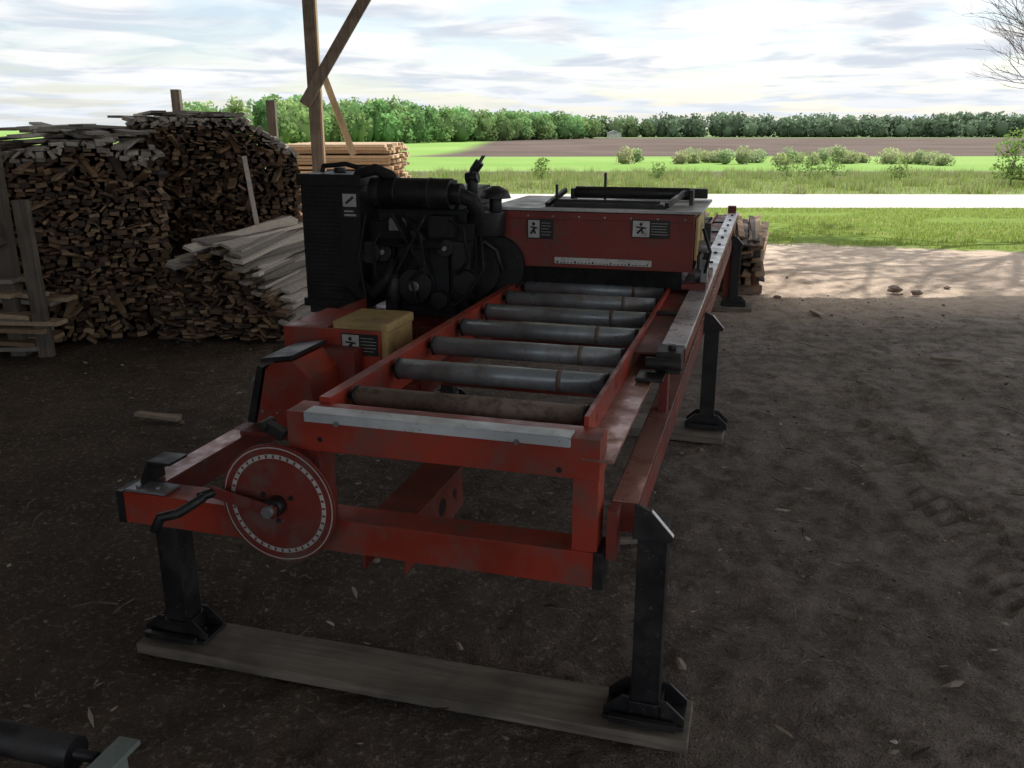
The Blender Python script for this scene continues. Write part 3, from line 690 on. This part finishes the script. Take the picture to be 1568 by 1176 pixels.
# ---------------------------------------------------------------- debris
CC=[(.13,.10,.08),(.19,.15,.12),(.07,.056,.046),(.28,.23,.18),(.05,.04,.033),(.10,.08,.065),(.38,.32,.26)]
b=B('wood_chips',CHIP,None,0,col=True)
for i in range(32000):
    x=R.uniform(-3.6,4.2);y=1+7.5*R.random()**1.4
    if noise.noise((x*.9,y*.9,4))<R.uniform(-.5,.45): continue
    l=R.uniform(.006,.024)*R.choice([.5,.7,1,1.5]);w=l*R.uniform(.15,.6);c=R.choice(CC);g=R.uniform(.6,1.2)
    b.flake(x,y,R.uniform(-.004,.004),l,w,R.uniform(0,6.28),tuple(k*g for k in c))
for i in range(700):
    x=R.uniform(-3.5,3.8);y=1.1+7.4*R.random()**1.3;l=R.uniform(.03,.10)
    b.flake(x,y,.004,l,l*R.uniform(.06,.35),R.uniform(0,6.28),R.choice(CC),.2)
for i in range(45):   # bark scraps gathered in clumps under the mill
    cx=R.choice([(-.5,3.1),(-.2,2.7),(-1.0,3.4),(-2.2,3.6),(.1,3.4)]); x=cx[0]+R.gauss(0,.25);y=cx[1]+R.gauss(0,.2);l=R.uniform(.04,.13)
    b.flake(x,y,.010,l,l*R.uniform(.2,.5),R.uniform(0,6.28),R.choice([(.06,.045,.035),(.12,.09,.07),(.2,.16,.12)]),.5)
for i in range(150):
    x=R.uniform(-3.2,1.8);y=R.uniform(1.3,6);l=R.uniform(.012,.036)
    b.flake(x,y,.006,l,l*R.uniform(.25,.7),R.uniform(0,6.28),(.48,.44,.38),.4)
b.done()
b=B('twigs',POST,None)
for i in range(60):
    x=R.uniform(-3.2,3.4);y=R.uniform(1.5,6.5);a=R.uniform(0,6.28);l=R.uniform(.05,.2);z=.008
    p0=Vector((x,y,z));p1=p0+Vector((math.cos(a)*l*.5,math.sin(a)*l*.5,R.uniform(0,.012)));a+=R.uniform(-.4,.4)
    p2=p1+Vector((math.cos(a)*l*.5,math.sin(a)*l*.5,R.uniform(-.012,.01)))
    b.cyl(p0,p1,.0028,n=5);b.cyl(p1,p2,.0024,n=5)
b.done()
def stick(x,y,l,w,a,c=(.38,.31,.24),h=.02):
    b=B('wood_offcut',WOOD,None,.003,col=True); b.ob((x,y,h/2+.004),(l,w,h),Matrix.Rotation(a,3,'Z'),0,c); b.ob((x+l*.2,y+w*.3,h*.8),(l*.5,w*.5,h*.6),Matrix.Rotation(a+.12,3,'Z'),0,tuple(k*.8 for k in c)); b.done()
stick(-2.03,4.72,.30,.05,-.35); stick(2.72,7.6,.05,.22,.1,(.5,.42,.34)); stick(3.1,6.0,.2,.06,-.4,(.25,.2,.15)); stick(.42,3.15,.22,.03,.15,(.22,.18,.14))
m=paint('stone',(.24,.18,.14),rough=.9)
b=B('stones',m,None)
for x,y,r in ((3.9,8.75,.055),(4.05,8.6,.045),(3.95,8.9,.04),(4.5,8.9,.03),(2.6,8.4,.03)): b.ball((x,y,r*.3),r,0,(1.4,1,.55),.22)
for i in range(160): b.ball((R.uniform(-3,4.5),R.uniform(1.2,10),.0),R.uniform(.004,.014),0,(1.2,1,.7),.25)
b.done()
PR=empty('pipe_roller_stand',(0,0,0))
q=B('roller',BLACK,PR); a=Vector((-1.9,1.72,.42));c_=Vector((-.87,1.455,.40)); q.cyl(a,c_,.034,n=28); q.cyl(a,c_+(c_-a).normalized()*.05,.012,n=12); q.done()
q=B('bracket',paint('green_grey_paint',(.20,.25,.225),rough=.5),PR,.003)
q.ob((-.79,1.40,.415),(.05,.16,.012),Matrix.Rotation(-.25,3,'Z')); q.ob((-.80,1.39,.34),(.012,.16,.15),Matrix.Rotation(-.25,3,'Z'))
q.beam((-.80,1.36,.0),(-.80,1.36,.34),.04,.04); q.beam((-1.85,1.66,.0),(-1.85,1.66,.38),.04,.04); q.beam((-1.85,1.62,.1),(-.8,1.33,.1),.03,.03); q.done()

# ---------------------------------------------------------------- light / sky / camera
az=math.radians(38);el=math.radians(50)
D=Vector((math.sin(az)*math.cos(el),math.cos(az)*math.cos(el),math.sin(el)))
sl=bpy.data.lights.new('sun','SUN');sl.energy=5.0;sl.angle=math.radians(.6);sl.color=(1,.95,.88)
so=bpy.data.objects.new('sun',sl);scene.collection.objects.link(so);so.rotation_euler=D.to_track_quat('Z','Y').to_euler();so.location=(20,20,30)
w=bpy.data.worlds.new('World');scene.world=w;w.use_nodes=True;n=w.node_tree
bgk=n.nodes['Background'];out=n.nodes['World Output']
sk=N(n,'ShaderNodeTexSky',sky_type='NISHITA');sk.sun_disc=False;sk.sun_elevation=el;sk.sun_rotation=az
n.links.new(sk.outputs[0],bgk.inputs[0]);bgk.inputs[1].default_value=.15
tc=N(n,'ShaderNodeTexCoord').outputs['Generated'];sp_=N(n,'ShaderNodeSeparateXYZ');n.links.new(tc,sp_.inputs[0])
zz=math_(n,'ADD',math_(n,'MAXIMUM',sp_.outputs[2],0.),.07)
cx=math_(n,'DIVIDE',sp_.outputs[0],zz);cy=math_(n,'DIVIDE',sp_.outputs[1],zz)
cb2=N(n,'ShaderNodeCombineXYZ');n.links.new(cx,cb2.inputs[0]);n.links.new(cy,cb2.inputs[1])
c1=noi(n,.8,4,.5,cb2.outputs[0],.3); c2=noi(n,1.15,4,.55,cb2.outputs[0],.5)
mask=mr(n,c1,.40,.56)
ccol=mixc(n,mr(n,c2,.44,.62),(1.,1.,1.),(.68,.74,.83))
hz=mr(n,sp_.outputs[2],.0,.07,.7,0.)
ccol=mixc(n,hz,ccol,(.80,.86,.93))
bg2=N(n,'ShaderNodeBackground');n.links.new(ccol,bg2.inputs[0])
n.links.new(mr(n,sp_.outputs[2],.15,.6,1.03,1.7),bg2.inputs[1])
mx=N(n,'ShaderNodeMixShader');n.links.new(math_(n,'MAXIMUM',math_(n,'ADD',math_(n,'MULTIPLY',mask,.62),.38),hz),mx.inputs[0]);n.links.new(bgk.outputs[0],mx.inputs[1]);n.links.new(bg2.outputs[0],mx.inputs[2])
n.links.new(mx.outputs[0],out.inputs[0])
cd=bpy.data.cameras.new('camera');co=bpy.data.objects.new('camera',cd);scene.collection.objects.link(co)
cd.sensor_width=36;cd.lens=36*1330/1568;cd.clip_end=5000;cd.clip_start=.05
co.location=(0,0,1.6);co.rotation_euler=(math.radians(90-16.46),0,0)
scene.camera=co
scene.view_settings.view_transform='Standard';scene.view_settings.look='None';scene.view_settings.exposure=0
